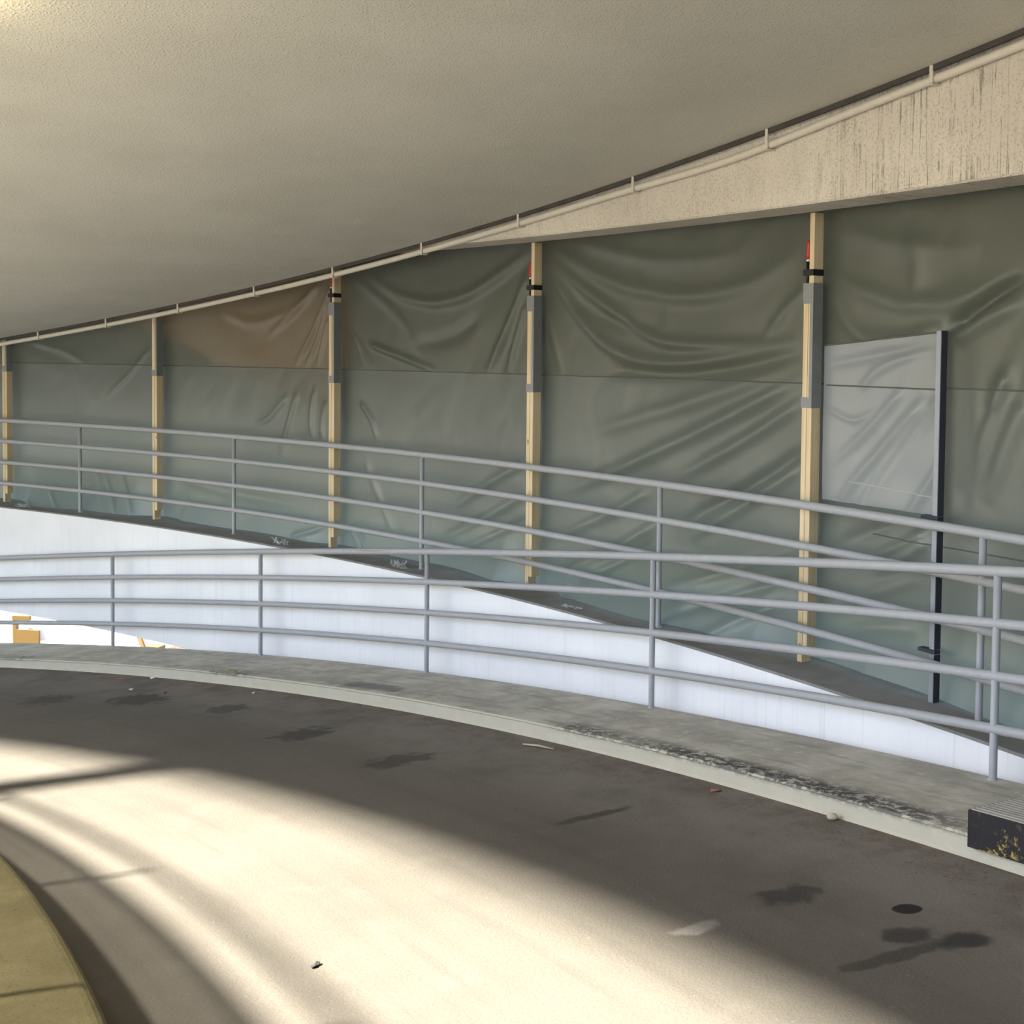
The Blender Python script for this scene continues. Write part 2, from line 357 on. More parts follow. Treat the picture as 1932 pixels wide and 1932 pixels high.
# ceiling: underside of the next turn of the ramp
RC, RCI, TH = 23.787, 18.0, 0.40
o = sweep('ceiling', [(RCI, HC), (RC - .01, HC), (RC, HC + .01), (RC, HC + TH), (RCI, HC + TH)], PH0, PH1, NP, M['ceiling'], zr); st(o, 'beige textured underside of the next ramp turn')
o = sweep('ceiling_upper', [(RCI, HC + 3.97), (RC, HC + 3.97), (RC, HC + 3.97 + TH), (RCI, HC + 3.97 + TH)], PH0, PH1, 120, M['ceiling'], zr); st(o, 'underside of the ramp turn two levels up')
o = sweep('ceiling_top', [(RCI, HC + 7.94), (RC, HC + 7.94), (RC, HC + 7.94 + TH), (RCI, HC + 7.94 + TH)], PH0, PH1, 120, M['ceiling'], zr); st(o, 'underside of the topmost ramp turn')
# deck beyond the railing: white downstand face, kerb topping, floor slab
zu = lambda ph: ZU
TF = 1.2346
DP0, DP1 = -0.2, 1.62
o = sweep('wall_deck_face', [(R_FACE, -.012), (R_FACE, -TF), (24.45, -TF), (24.45, -.012)], DP0, DP1, 150, M['white'], zu); st(o, 'white painted concrete edge of the deck behind the lower railing')
rng = random.Random(4)
o = sweep('kerb_deck', [(R_FACE - .002, -.012), (R_FACE + .012, 0.0), (24.45, .001), (24.45, -.012)], DP0, DP1, 300, M['deckkerb'], zu); st(o, 'dark grey cement kerb on top of the white deck edge')
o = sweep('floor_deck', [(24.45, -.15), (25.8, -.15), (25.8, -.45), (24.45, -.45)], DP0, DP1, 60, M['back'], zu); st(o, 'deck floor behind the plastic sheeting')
BT = 1.75
BS = 0.075                                 # the beam falls slightly to the left
zb = lambda ph: ZU + HB - BS * (ph - 0.62)
o = sweep('wall_beam', [(23.834, 0.012), (23.834, BT), (24.139, BT), (24.139, 0.0), (23.845, 0.0)], DP0, DP1, 150, M['beam'], zb); st(o, 'stained stucco edge beam above the plastic sheeting')
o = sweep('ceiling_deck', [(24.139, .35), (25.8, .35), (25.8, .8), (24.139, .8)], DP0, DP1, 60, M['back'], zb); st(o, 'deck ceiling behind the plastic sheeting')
o = sweep('wall_back', [(25.7, .50), (25.8, .50), (25.8, HB + .4), (25.7, HB + .4)], DP0, DP1, 60, M['back'], zu); st(o, 'dim wall at the back of the deck above a low gap')  # unseen; the gap beneath is added so daylight backlights the lower film
for nm, ph in (('wall_right', 0.30), ('wall_left', 1.52)):
    o = sweep(nm, [(24.4, -.15), (25.7, -.15), (25.7, HB + .4), (24.4, HB + .4)], ph, ph + .006, 1, M['back'], zu); st(o, 'cross wall of the deck')
# ground of the yard and the sunlit white yard wall below the deck
ZG = -7.6
bm = bmesh.new(); bmesh.ops.create_circle(bm, cap_ends=True, segments=64, radius=90 * S)
o = bm_obj('ground', bm, M['ground']); o.location = (S * CX, S * CY, S * ZG); st(o, 'asphalt yard at the foot of the ramp')
o = sweep('wall_yard', [(36.0, 0), (36.3, 0), (36.3, 4.2), (36.0, 4.2)], 1.16, 1.72, 40, M['yardwall'], lambda ph: ZG); st(o, 'sunlit white yard wall seen under the deck edge')
# column of the inner side, its shadow falls across the road
cph, cR = .829, 17.76
c0 = W(cR, cph, ZG); c1 = W(cR, cph, zr(cph) + HC + 7.9)
o = tube('column', [c0, c1], .20 * S, M['ceiling'], None, 32); st(o, 'round concrete column rising through the open well of the ramp')

# ------------------------------------------------------------------ railings
def railing(name, label, R, zf, posts, ph0, ph1, rails, base, group=None, panel=None):
    pm = (ph0 + ph1) / 2
    root = empty(name, W(R, pm, zf(pm) + base)); tag(root, label, 'railing', group)
    inv = Matrix.Translation(-root.location)
    def loc(o): o.data.transform(inv); o.parent = root
    n = int((ph1 - ph0) / .0125)
    for k, (h, r) in enumerate(rails):
        pts = [W(R, ph0 + (ph1 - ph0) * i / n, zf(ph0 + (ph1 - ph0) * i / n) + h) for i in range(n + 1)]
        loc(tube('rail', pts, r * S, M['rail'], None, 12))
    for ph in posts:
        z = zf(ph) + base
        o = tube('post', [W(R, ph, z - .01), W(R, ph, z + .004), W(R, ph, zf(ph) + rails[0][0])], [.021 * S, .0195 * S, .0195 * S], M['rail'], None, 14); loc(o)
        w = tube('weld_collar', [W(R, ph, z - .004), W(R, ph, z + .008)], [.027 * S, .023 * S], M['rail'], None, 14); w.data.transform(inv); w.parent = o
    if panel:
        ps = sorted(posts)
        for a, b in zip(ps[:-1], ps[1:]):
            V = []; F = []; m = 8
            for i in range(m + 1):
                ph = a + (b - a) * i / m
                for rr, h in ((R - .004, panel[0]), (R + .004, panel[0]), (R + .004, panel[1]), (R - .004, panel[1])): V.append(W(rr, ph, zf(ph) + h))
            for i in range(m):
                for q in range(4): A, B = i * 4 + q, i * 4 + (q + 1) % 4; F.append((A, B, B + 4, A + 4))
            F += [(3, 2, 1, 0), (m * 4, m * 4 + 1, m * 4 + 2, m * 4 + 3)]
            loc(link_mesh('infill_film', V, F, M['infill'], None, [(v.x, v.z) for v in V]))
    return root
H4 = [(1.0, .0275), (.7507, .0255), (.498, .0255), (.245, .0255)]
low_rail = railing('pipe_railing', 'grey four-bar pipe railing on the scuffed kerb beside the roadway', R_LOW, zr,
        [.3045, .424, .5403, .6550, .7685, .8735, .979, 1.087, 1.197, 1.31, 1.42], .25, 1.5, H4, 0.0)
railing('pipe_railing', 'grey four-bar pipe railing on the deck kerb in front of the plastic sheeting', R_UP, zu,
        [.3165, .4365, .5579, .6705, .7925, .9135, 1.0246, 1.137, 1.25, 1.36], .28, 1.5, H4, 0.0)
railing('pipe_railing', 'grey railing with milky film across its lower half on the yellowed inner kerb', 19.15, zr,
        [.645 + .115 * k for k in range(-9, 9)], -.42, 1.58, [(TI + 1.0, .0275), (TI + .7507, .0255)], TI, None, (TI + .001, TI + .75))

o = sweep('gap_shade_strip', [(23.772, HC - .030), (23.786, HC - .030), (23.786, HC), (23.772, HC)], .2, 1.6, 130, M['gapshade'], zr); st(o, 'dark strip painted as gap shade along the outer edge of the beige ceiling')  # strip added to draw the dark shadow gap between ceiling edge and beam
sp_ = [W(R_LOW - .0268, .791 + .020 * k / 14, zr(.791 + .020 * k / 14) + 1.0 + .006 + .0025 * math.sin(k * 2.3)) for k in range(15)]
o = tube('paint_scratch', sp_, [.0005 + .003 * math.sin(math.pi * k / 14) for k in range(15)], M['leaf'], None, 6); o.data.transform(Matrix.Translation(-low_rail.location)); o.parent = low_rail; o['label'] = 'brown scratch in the paint'
# ------------------------------------------------------------------ conduit under the ceiling edge
RP = 23.801
def zp(ph): return zr(ph) + HC - .066 - .032 * math.exp(-((ph - .632) / .035) ** 2)
root = empty('conduit', W(RP, .7, zp(.7))); tag(root, 'thin cream conduit pipe clipped along the outer edge of the beige ceiling', 'pipe')
inv = Matrix.Translation(-root.location)
pts = [W(RP, .25 + 1.25 * i / 130, zp(.25 + 1.25 * i / 130)) for i in range(131)]
o = tube('pipe', pts, .0235 * S, M['pipe'], None, 12); o.data.transform(inv); o.parent = root
for ph in [.409, .4605, .5125, .5648, .6173, .6707, .7254, .7782, .8321, .8837, .9367, .9889, 1.0394, 1.0915, 1.143, 1.195, 1.247]:
    bm = bmesh.new(); d = .011 / 23.8
    def pt(dp, dR, dz): return W(RP + dR, ph + dp, zp(ph) + dz)
    z1 = zr(ph) + HC - zp(ph) - .001
    for (dR0, dR1, a, b) in ((-.032, -.0225, -.028, z1), (-.032, .026, -.033, -.0235), (.0235, .029, -.03, .01)):
        v = [bm.verts.new(pt(s1, r, z)) for s1 in (-d, d) for r in (dR0, dR1) for z in (a, b)]
        for f in ((0,1,3,2),(4,6,7,5),(0,4,5,1),(2,3,7,6),(0,2,6,4),(1,5,7,3)): bm.faces.new([v[i] for i in f])
    o = bm_obj('pipe_clip', bm, M['pipe']); o.data.transform(inv); o.parent = root

# ------------------------------------------------------------------ timber props with steel sleeves
WP, DPp = .0395 * S, .078 * S           # plank: width along the arc, depth
RPOST = 24.195
def prop(ph, label):
    root = empty('timber_prop', W(RPOST, ph, ZU + .001), ph - math.pi / 2)   # local y = outward, local x = towards smaller phi
    tag(root, label, 'timber prop', 'timber props holding the plastic sheeting')
    h = (zb(ph) - ZU) * S
    zs0, zs1 = 1.583 * S, 2.350 * S
    tl = math.radians(0.0)
    box('plank', (-WP - .002, -.002, -DPp / 2, DPp / 2, 0.0, zs1 - .01), M['wood'], root, .003)
    box('plank', (.001, WP + .001, -DPp / 2, DPp / 2, .105 * S, h - .003), M['wood'], root, .003)
    sl = empty('sleeve'); sl.parent = root
    bpy.data.objects.remove(sl)
    y = -DPp / 2
    bm = bmesh.new()
    box_mesh(bm, WP + .0015, WP + .006, y - .006, DPp / 2, zs0, zs1)                   # side plate
    box_mesh(bm, -WP - .007, WP + .0015, y - .006, y - .001, zs1 - .125 * S, zs1)      # front: head
    box_mesh(bm, -WP - .007, WP + .0015, y - .006, y - .001, zs0, zs0 + .066 * S)      # front: foot
    box_mesh(bm, WP * .48, WP + .0015, y - .006, y - .001, zs0 + .066 * S, zs1 - .125 * S)  # front: rim beside the slot
    box_mesh(bm, -WP - .007, -WP - .003, y - .006, DPp / 2, zs1 - .125 * S, zs1)
    sv = bm_obj('steel_sleeve', bm, M['steel'], root); sv['label'] = 'grey slotted steel sleeve'
    return root
PROPS = [(1.0866, 'pale pine timber prop standing at the far left of the sheeting'),
         (.9756, 'pine timber prop second from the left, beside the brown patch in the sheeting'),
         (.8543, 'middle pine timber prop with its head and clamp just under the conduit'),
         (.7384, 'pale pine timber prop whose head meets the thin tip of the stucco beam'),
         (.6178, 'tallest pine timber prop at right, standing beside the steel jamb')]
for ph, lab in PROPS: prop(ph, lab)
def clamp(ph, label):
    root = empty('screw_clamp', W(RPOST, ph, ZU + 2.415 * S / S), ph - math.pi / 2)
    tag(root, label, 'clamp', 'red handled clamps on the timber props')
    y = -DPp / 2
    bm = bmesh.new()
    box_mesh(bm, -WP * .9, WP + .014, y - .016, y - .003, -.021, .021)
    box_mesh(bm, WP + .003, WP + .014, y - .016, DPp / 2 - .004, -.021, .021)
    bm_obj('clamp_bar', bm, M['black'], root, .002)
    xs = -WP * .62
    tube('spindle', [Vector((xs, y + .014, -.085)), Vector((xs, y + .014, -.02)), Vector((xs + .004, y + .012, .075))], [.010, .011, .012], M['black'], root, 10)
    box('sliding_jaw', (xs - .022, xs + .012, y - .012, y + .03, -.018, .018), M['black'], root, .003)
    tube('ferrule', [Vector((xs + .004, y + .012, .075)), Vector((xs + .005, y + .012, .092))], [.012, .013], M['chrome'], root, 12)
    hp = [Vector((xs + .005 + .006 * k / 6, y + .012, .092 + .125 * k / 6)) for k in range(7)]
    tube('handle', hp, [.014, .0165, .0165, .0155, .0165, .0165, .013], M['red'], root, 12)['label'] = 'red grip'
    tube('pressure_pad', [Vector((xs, y + .014, -.095)), Vector((xs, y + .014, -.083))], .013, M['chrome'], root, 12)
clamp(.8543, 'black clamp with red grip on the middle timber prop, just under the conduit')
clamp(.7384, 'black clamp with red grip on the timber prop under the thin tip of the beam')
clamp(.6178, 'black clamp with red grip on the tallest timber prop at right')

# ------------------------------------------------------------------ plastic sheeting
FOLDS=[(0.03,0.03,[(0.8617,0.59),(0.8716,0.181),(0.8854,-0.188)]),
(0.026,0.028,[(0.863,0.463),(0.8698,0.078),(0.8784,-0.196)]),
(0.024,0.025,[(0.8636,0.284),(0.8681,-0.026),(0.8705,-0.192)]),
(0.015,0.04,[(0.8699,0.621),(0.8837,0.393),(0.905,0.075)]),
(0.012,0.05,[(0.9341,0.351),(0.9122,0.183),(0.8733,0.493)]),
(0.02,0.05,[(0.7453,0.792),(0.7622,0.614),(0.7797,0.447),(0.801,0.388),(0.8232,0.494),(0.8396,0.701)]),
(0.03,0.045,[(0.7463,0.601),(0.7562,0.172),(0.769,-0.23)]),
(0.022,0.035,[(0.7473,0.365),(0.7519,0.085),(0.7574,-0.232)]),
(0.014,0.03,[(0.8545,0.485),(0.8477,0.13),(0.8393,-0.219)]),
(0.014,0.025,[(0.8528,0.282),(0.8427,0.03),(0.834,-0.217)]),
(0.018,0.03,[(0.8377,0.03),(0.8166,-0.087),(0.7961,-0.207)]),
(0.012,0.05,[(0.8495,0.684),(0.8167,0.274),(0.8039,-0.155)]),
(-0.015,0.06,[(0.7736,0.264),(0.7885,0.083),(0.8102,0.034)]),
(0.026,0.05,[(0.7398,0.743),(0.7234,0.333),(0.7077,0.026),(0.6903,-0.088),(0.6716,-0.1),(0.6476,-0.026),(0.6246,0.053)]),
(0.022,0.045,[(0.7398,0.786),(0.7131,0.41),(0.6845,0.056),(0.6627,0.043),(0.6247,0.06)]),
(0.016,0.03,[(0.739,0.425),(0.7326,0.085),(0.7278,-0.186)]),
(0.016,0.03,[(0.74,0.255),(0.7366,0.043),(0.7343,-0.147)]),
(0.018,0.06,[(0.7371,0.825),(0.703,0.483),(0.6697,0.365),(0.6439,0.436),(0.6243,0.652)]),
(0.014,0.04,[(0.6241,0.403),(0.6336,0.223),(0.6395,0.087)]),
(-0.016,0.05,[(0.705,-0.154),(0.6692,-0.154),(0.6434,-0.088),(0.6246,0.02)]),
(-0.012,0.06,[(0.7288,0.419),(0.7053,0.206),(0.681,0.163)]),
(0.01,0.05,[(0.7185,0.821),(0.6814,0.618),(0.6483,0.651)]),
(0.022,0.05,[(0.625,-0.164),(0.6579,-0.493),(0.6921,-0.812),(0.7277,-1.129)]),
(0.022,0.045,[(0.6244,-0.315),(0.647,-0.603),(0.6754,-0.913)]),
(-0.028,0.04,[(0.6241,-0.623),(0.6426,-0.877),(0.6706,-1.203)]),
(0.02,0.04,[(0.6244,-0.718),(0.6425,-0.983),(0.6682,-1.309)]),
(0.014,0.06,[(0.6255,-0.081),(0.6691,-0.359),(0.7175,-0.652)]),
(-0.02,0.03,[(0.6844,-1.397),(0.6989,-1.602),(0.714,-1.764)]),
(0.018,0.035,[(0.6833,-1.258),(0.709,-1.595),(0.7326,-1.8)]),
(0.014,0.04,[(0.6252,-1.244),(0.6462,-1.438),(0.6771,-1.7)]),
(-0.014,0.03,[(0.625,-1.43),(0.646,-1.616),(0.6746,-1.9)]),
(0.014,0.035,[(0.6248,-1.565),(0.6417,-1.74),(0.6608,-2.008)]),
(0.014,0.04,[(0.6871,-1.035),(0.7118,-1.317),(0.7356,-1.531)]),
(-0.016,0.03,[(0.7395,-1.781),(0.7272,-1.823),(0.7088,-1.901)]),
(0.016,0.04,[(0.7457,-0.909),(0.7641,-1.098),(0.7878,-1.402)]),
(0.016,0.04,[(0.7455,-1.169),(0.7669,-1.419),(0.7939,-1.699)]),
(-0.014,0.03,[(0.7454,-1.386),(0.7638,-1.569),(0.7876,-1.822)]),
(0.02,0.018,[(0.8506,-1.676),(0.8449,-1.789),(0.8405,-1.904)]),
(0.018,0.016,[(0.8463,-1.665),(0.8389,-1.798),(0.8355,-1.89)]),
(0.01,0.04,[(0.8391,-1.069),(0.829,-1.449),(0.8159,-1.81)]),
(0.014,0.03,[(0.8425,-0.522),(0.8352,-0.664),(0.8318,-0.859)]),
(0.014,0.03,[(0.8907,-0.511),(0.9014,-0.736),(0.9104,-0.8)]),
(0.016,0.03,[(0.8836,-0.478),(0.8889,-0.776),(0.8942,-1.105)]),
(0.016,0.03,[(0.8725,-0.418),(0.8745,-0.707),(0.8724,-0.94)]),
(0.016,0.03,[(0.8645,-0.541),(0.8676,-0.752),(0.8655,-0.957)]),
(-0.01,0.05,[(0.9679,-1.446),(0.9342,-1.559),(0.8695,-1.59)]),
(0.014,0.02,[(0.8835,-1.888),(0.8695,-1.8),(0.8609,-1.7)]),
(0.022,0.022,[(1.0161,-1.523),(1.0084,-1.724),(1.0026,-1.938)]),
(0.02,0.02,[(1.0041,-1.492),(0.9979,-1.705),(0.9933,-1.895)]),
(0.012,0.04,[(1.0727,0.022),(1.049,-0.067),(1.0294,-0.247)]),
(0.012,0.03,[(0.9868,-0.052),(0.9984,-0.294),(1.0178,-0.608)]),
(0.014,0.02,[(1.0695,-1.859),(1.0616,-1.96),(1.0418,-1.925)]),
(0.012,0.02,[(1.0536,-1.737),(1.0437,-1.91),(1.0379,-1.949)]),
(0.01,0.04,[(1.0259,-1.414),(1.0181,-1.648),(1.0124,-1.914)]),
(0.022,0.05,[(0.6156,0.347),(0.6053,0.086),(0.5932,0.056),(0.5772,0.168)]),
(0.016,0.06,[(0.6157,0.478),(0.5952,0.287),(0.5758,0.276),(0.5577,0.417)]),
(-0.045,0.035,[(0.5763,0.153),(0.5697,0.258),(0.5639,0.334),(0.5567,0.402)]),
(0.02,0.05,[(0.5756,0.086),(0.5667,0.199),(0.5565,0.292)]),
(0.012,0.07,[(0.6151,0.769),(0.5922,0.606),(0.5686,0.571)]),
(0.01,0.06,[(0.589,0.692),(0.5864,0.507),(0.5886,0.329)]),
(0.022,0.05,[(0.5605,-0.082),(0.566,-0.37),(0.5715,-0.756)]),
(0.016,0.06,[(0.5558,-0.246),(0.5614,-0.533),(0.5654,-0.798)]),
(-0.015,0.05,[(0.5646,-0.255),(0.5687,-0.518),(0.5729,-0.848)]),
(0.02,0.03,[(0.5829,-1.011),(0.5901,-1.111),(0.6003,-1.224)]),
(0.02,0.03,[(0.5823,-1.07),(0.5884,-1.167),(0.5984,-1.297)]),
(-0.014,0.04,[(0.6147,-1.225),(0.604,-1.093),(0.5903,-0.973)]),
(0.014,0.04,[(0.6143,-1.588),(0.6,-1.43),(0.5834,-1.271)]),
(0.012,0.04,[(0.6123,-1.744),(0.5981,-1.613),(0.583,-1.573)])]
PANEL_FOLDS=[(0.022,0.04,[(0.5765,-0.222),(0.5893,-0.523),(0.5992,-0.823),(0.6042,-1.011)]),
(0.02,0.035,[(0.5831,-0.273),(0.596,-0.566),(0.6063,-0.808),(0.6133,-1.037)]),
(-0.02,0.03,[(0.5799,-0.299),(0.5926,-0.621),(0.6017,-0.924)]),
(0.016,0.035,[(0.5749,-0.557),(0.5825,-0.781),(0.5888,-0.981)]),
(0.014,0.03,[(0.5897,-0.219),(0.603,-0.514),(0.6137,-0.695)]),
(0.012,0.03,[(0.6034,-0.214),(0.5966,-0.069),(0.5787,0.056)]),
(-0.012,0.03,[(0.6144,-0.076),(0.5984,-0.008),(0.5772,0.056)]),
(0.012,0.02,[(0.6141,-0.336),(0.6049,-0.422),(0.598,-0.335)])]

RS = 24.285
def fold_field(A, Z, folds):
    D = np.zeros_like(A)
    for amp, w, pl in folds:
        p = [(-ph * RS, z) for ph, z in pl]
        # smooth the polyline
        q = [p[0]]
        for a, b, c in zip(p[:-2], p[1:-1], p[2:]):
            for t in (.25, .5, .75): q.append(((1-t)**2*(a[0]+b[0])/2 + 2*t*(1-t)*b[0] + t*t*(b[0]+c[0])/2, (1-t)**2*(a[1]+b[1])/2 + 2*t*(1-t)*b[1] + t*t*(b[1]+c[1])/2))
        q.append(p[-1])
        L = sum(math.dist(a, b) for a, b in zip(q[:-1], q[1:]))
        xs = [a for a, _ in q]; zs = [z for _, z in q]
        msk = (A > min(xs) - 4 * w) & (A < max(xs) + 4 * w) & (Z > min(zs) - 4 * w) & (Z < max(zs) + 4 * w)
        a_, z_ = A[msk], Z[msk]; best = np.full(a_.shape, 9.0); tt = np.zeros_like(a_); run = 0.0
        for (ax, az), (bx, bz) in zip(q[:-1], q[1:]):
            dx, dz = bx - ax, bz - az; l2 = dx * dx + dz * dz + 1e-9
            t = np.clip(((a_ - ax) * dx + (z_ - az) * dz) / l2, 0, 1)
            d = np.hypot(a_ - ax - t * dx, z_ - az - t * dz); up_ = d < best
            best = np.where(up_, d, best); tt = np.where(up_, (run + t * math.sqrt(l2)) / L, tt); run += math.sqrt(l2)
        env = np.clip(tt / .12 + .35, 0, 1) * np.clip((1 - tt) / .35, 0, 1) ** .7
        D[msk] += 1.35 * amp * env * np.exp(-(best / w) ** 2)
    return D
def vnoise(A, Z, fa, fz, seed):
    r = np.random.RandomState(seed); g = r.rand(256, 256)
    x, y = A * fa + 500, Z * fz + 500; i, j = np.floor(x).astype(int), np.floor(y).astype(int); fx, fy = x - i, y - j
    fx, fy = fx * fx * (3 - 2 * fx), fy * fy * (3 - 2 * fy)
    G = lambda a, b: g[a % 256, b % 256]
    return (G(i, j) * (1 - fx) + G(i + 1, j) * fx) * (1 - fy) + (G(i, j + 1) * (1 - fx) + G(i + 1, j + 1) * fx) * fy - .5
PP = [p for p, _ in PROPS] + [1.205, 1.325, .497, .38]
def sheet_R(A, Z, folds, base):
    D = fold_field(A, Z, folds)
    D += .030 * vnoise(A + .5 * Z, Z, .9, .7, 1) + .016 * vnoise(A + .9 * Z, Z - .4 * A, 2.2, 1.6, 2) + .006 * vnoise(A - .6 * Z, Z + .3 * A, 6.5, 5, 3) + .0025 * vnoise(A, Z, 17, 9, 4)
    free = np.ones_like(A)
    for p in PP: free = np.minimum(free, np.clip(np.abs(A + p * RS) / .45, 0, 1))
    low = np.clip((ZU + .55 - Z) / .55, 0, 1) ** 1.6
    D += low * free * (.11 + .24 * vnoise(A, Z * 0, .55, 1, 7).clip(-.2, .5))
    return base - D * (.25 + .75 * free) - .002
def sheet_mesh(name, phs, zf0, zf1, nz, folds, base, mat, parent=None):
    A = -np.asarray(phs) * RS; na = len(A)
    T = np.linspace(0, 1, nz + 1)
    z0 = np.array([zf0(p) for p in phs]); z1 = np.array([zf1(p) for p in phs])
    ZZ = z0[:, None] + (z1 - z0)[:, None] * T[None]; AA = np.repeat(A[:, None], nz + 1, 1)
    R = sheet_R(AA, ZZ, folds, base); PHI = np.repeat(np.asarray(phs)[:, None], nz + 1, 1)
    V = np.stack([S * (CX + R * np.cos(PHI)), S * (CY + R * np.sin(PHI)), S * ZZ], -1).reshape(-1, 3)
    I = np.arange(na * (nz + 1)).reshape(na, nz + 1)
    F = np.stack([I[:-1, :-1], I[:-1, 1:], I[1:, 1:], I[1:, :-1]], -1).reshape(-1, 4)
    uv = np.stack([AA * S, ZZ * S], -1).reshape(-1, 2)
    return link_mesh(name, V.tolist(), F.tolist(), mat, parent, uv, True)
phs = list(np.linspace(.40, .52, 90)) + list(np.linspace(.521, 1.10, 780)) + list(np.linspace(1.103, 1.45, 120))
botn = lambda p: ZU + .004 + .012 * (1 + math.sin(p * 70) * math.sin(p * 31))
shroot = empty('plastic_sheeting', W(RS, .8, ZU)); tag(shroot, 'long green grey plastic sheeting hung behind the railing to close the deck', 'plastic sheet')
sm_z = lambda p: -.232 + .045 * (1.08 - p) / .5      # welded seam between the darker upper and the paler lower film
for a_, b_, n_, m_, lab in ((sm_z, lambda p: zb(p) + .06, 66, M['sheet'], 'darker olive upper film'), (botn, sm_z, 96, M['sheetlow'], 'paler grey green lower film')):
    o = sheet_mesh('film', phs, a_, b_, n_, FOLDS, RS, m_)
    o.data.transform(Matrix.Translation(-shroot.location)); o.parent = shroot; o['label'] = lab
def strip_on_sheet(name, path, hw, mat, folds, base, off, par):
    A = np.array([-p * RS for p, z in path]); Z = np.array([z for p, z in path]); n = len(path)
    V = []; F = []
    for sgn, dR in ((-1, 0), (-.4, off), (.4, off), (1, 0)):
        R = sheet_R(A, Z + sgn * hw, folds, base) - dR - .002
        for k in range(n): V.append(W(R[k], path[k][0], Z[k] + sgn * hw))
    for r in range(3):
        for k in range(n - 1): F.append((r * n + k, r * n + k + 1, (r + 1) * n + k + 1, (r + 1) * n + k))
    o = link_mesh(name, V, F, mat, None, None, True); o.data.transform(Matrix.Translation(-par.location)); o.parent = par
    return o
path = [(p, sm_z(p)) for p in np.linspace(.42, 1.4, 800)]
strip_on_sheet('seam', path, .0045, M['seam'], FOLDS, RS, .004, shroot)['label'] = 'dark horizontal seam'
path = [(p, sm_z(p) - .86 + .03 * math.sin(p * 9)) for p in np.linspace(.45, .60, 150)]
strip_on_sheet('seam', path, .004, M['seam'], FOLDS, RS, .003, shroot)

# second, milky layer of film between the tallest prop and the steel jamb
RPN = 24.245
pz1 = lambda p: .128 - (p - .5755) * 2.1
pnl = empty('milky_sheet', W(RPN, .6, -.90)); tag(pnl, 'milky film panel stretched between the tallest prop and the grey steel jamb', 'plastic sheet')
o = sheet_mesh('film', list(np.linspace(.5765, .6155, 90)), lambda p: -.90, pz1, 90, PANEL_FOLDS, RPN, M['panel'])
o.data.transform(Matrix.Translation(-pnl.location)); o.parent = pnl
path = [(p, -.195) for p in np.linspace(.578, .6145, 70)]
strip_on_sheet('seam', path, .0045, M['seam'], PANEL_FOLDS, RPN, .004, pnl)
path = [(p, pz1(p) + .004) for p in np.linspace(.5765, .6155, 70)]
strip_on_sheet('hem', path, .006, M['seam'], PANEL_FOLDS, RPN, .006, pnl)
path = [(p, -.80 + (p - .58) * 1.2) for p in np.linspace(.579, .606, 60)]
strip_on_sheet('crease', path, .0035, M['scrap'], PANEL_FOLDS, RPN, .006, pnl)

# steel jamb at the end of the panel
jm = empty('steel_jamb', W(24.19, .5745, ZU + .002), .5745 - math.pi / 2); tag(jm, 'light grey steel jamb with its shaded side coloured dark standing right of the milky film panel', 'steel post')
hj = 2.05 * S
for a, b in ((0.0, .265 * S), (.295 * S, 1.01 * S), (1.035 * S, hj)):
    box('flange', (-.036, .0, -.048, -.042, a, b), M['greysteel'], jm, .001)
    box('web', (0.0, .006, -.048, .004, a, b), M['shadesteel'], jm, .001)  # shaded side of the jamb, coloured near black
for z in (.28 * S, 1.022 * S):
    box('gusset', (-.13, .006, -.047, .004, z - .012, z + .010), M['shadesteel'], jm, .001)

# crumpled scraps of clear film at the foot of the sheeting
def scrap(ph, R, w, h, seed, label):
    r = random.Random(seed); V = []; F = []; n, m = 12, 6
    for j in range(m + 1):
        for i in range(n + 1):
            V.append(((i / n - .5) * w + r.uniform(-.012, .012), r.uniform(-.025, .025) + .02 * math.sin(i * 1.7 + j), max(.0, j / m * h * (.55 + .45 * math.sin(i * 2.1 + seed)) + r.uniform(-.006, .006))))
    for j in range(m):
        for i in range(n): a = j * (n + 1) + i; F.append((a, a + 1, a + n + 2, a + n + 1))
    o = link_mesh('film_scrap', V, F, M['scrap'], None, V and [(v[0], v[2]) for v in V]); o.location = W(R, ph, ZU + .002); o.rotation_euler = (0, 0, ph - math.pi / 2)
    tag(o, label, 'film scrap', 'crumpled film on the deck kerb')
scrap(.8765, 23.96, .26, .075, 1, 'crumpled clear film on the deck kerb left of the middle timber prop')
scrap(.8005, 23.95, .22, .085, 2, 'crumpled clear film on the deck kerb against a railing post')
scrap(.7060, 23.95, .22, .03, 3, 'flat torn film on the deck kerb right of the fourth timber prop')
scrap(1.062, 23.95, .26, .045, 5, 'crumpled clear film on the deck kerb near the far left prop')

# orange board standing behind the film
ob_ = [(1.0250, .36), (.9747, .084), (.9224, -.368), (.8834, -.62), (.857, -.80), (.857, .82), (1.0250, .82)]
V = []; F = []
for R in (24.40, 24.42):
    for ph, z in ob_: V.append(W(R, ph, z))
n = len(ob_); F = [tuple(range(n)), tuple(range(2 * n - 1, n - 1, -1))] + [(i, i + n, (i + 1) % n + n, (i + 1) % n) for i in range(n)]
o = link_mesh('orange_board', V, F, M['orange']); bm = bmesh.new(); bm.from_mesh(o.data); bmesh.ops.recalc_face_normals(bm, faces=bm.faces); bm.to_mesh(o.data); bm.free()
tag(o, 'slanting orange board showing brown through the plastic sheeting left of the middle prop', 'board')

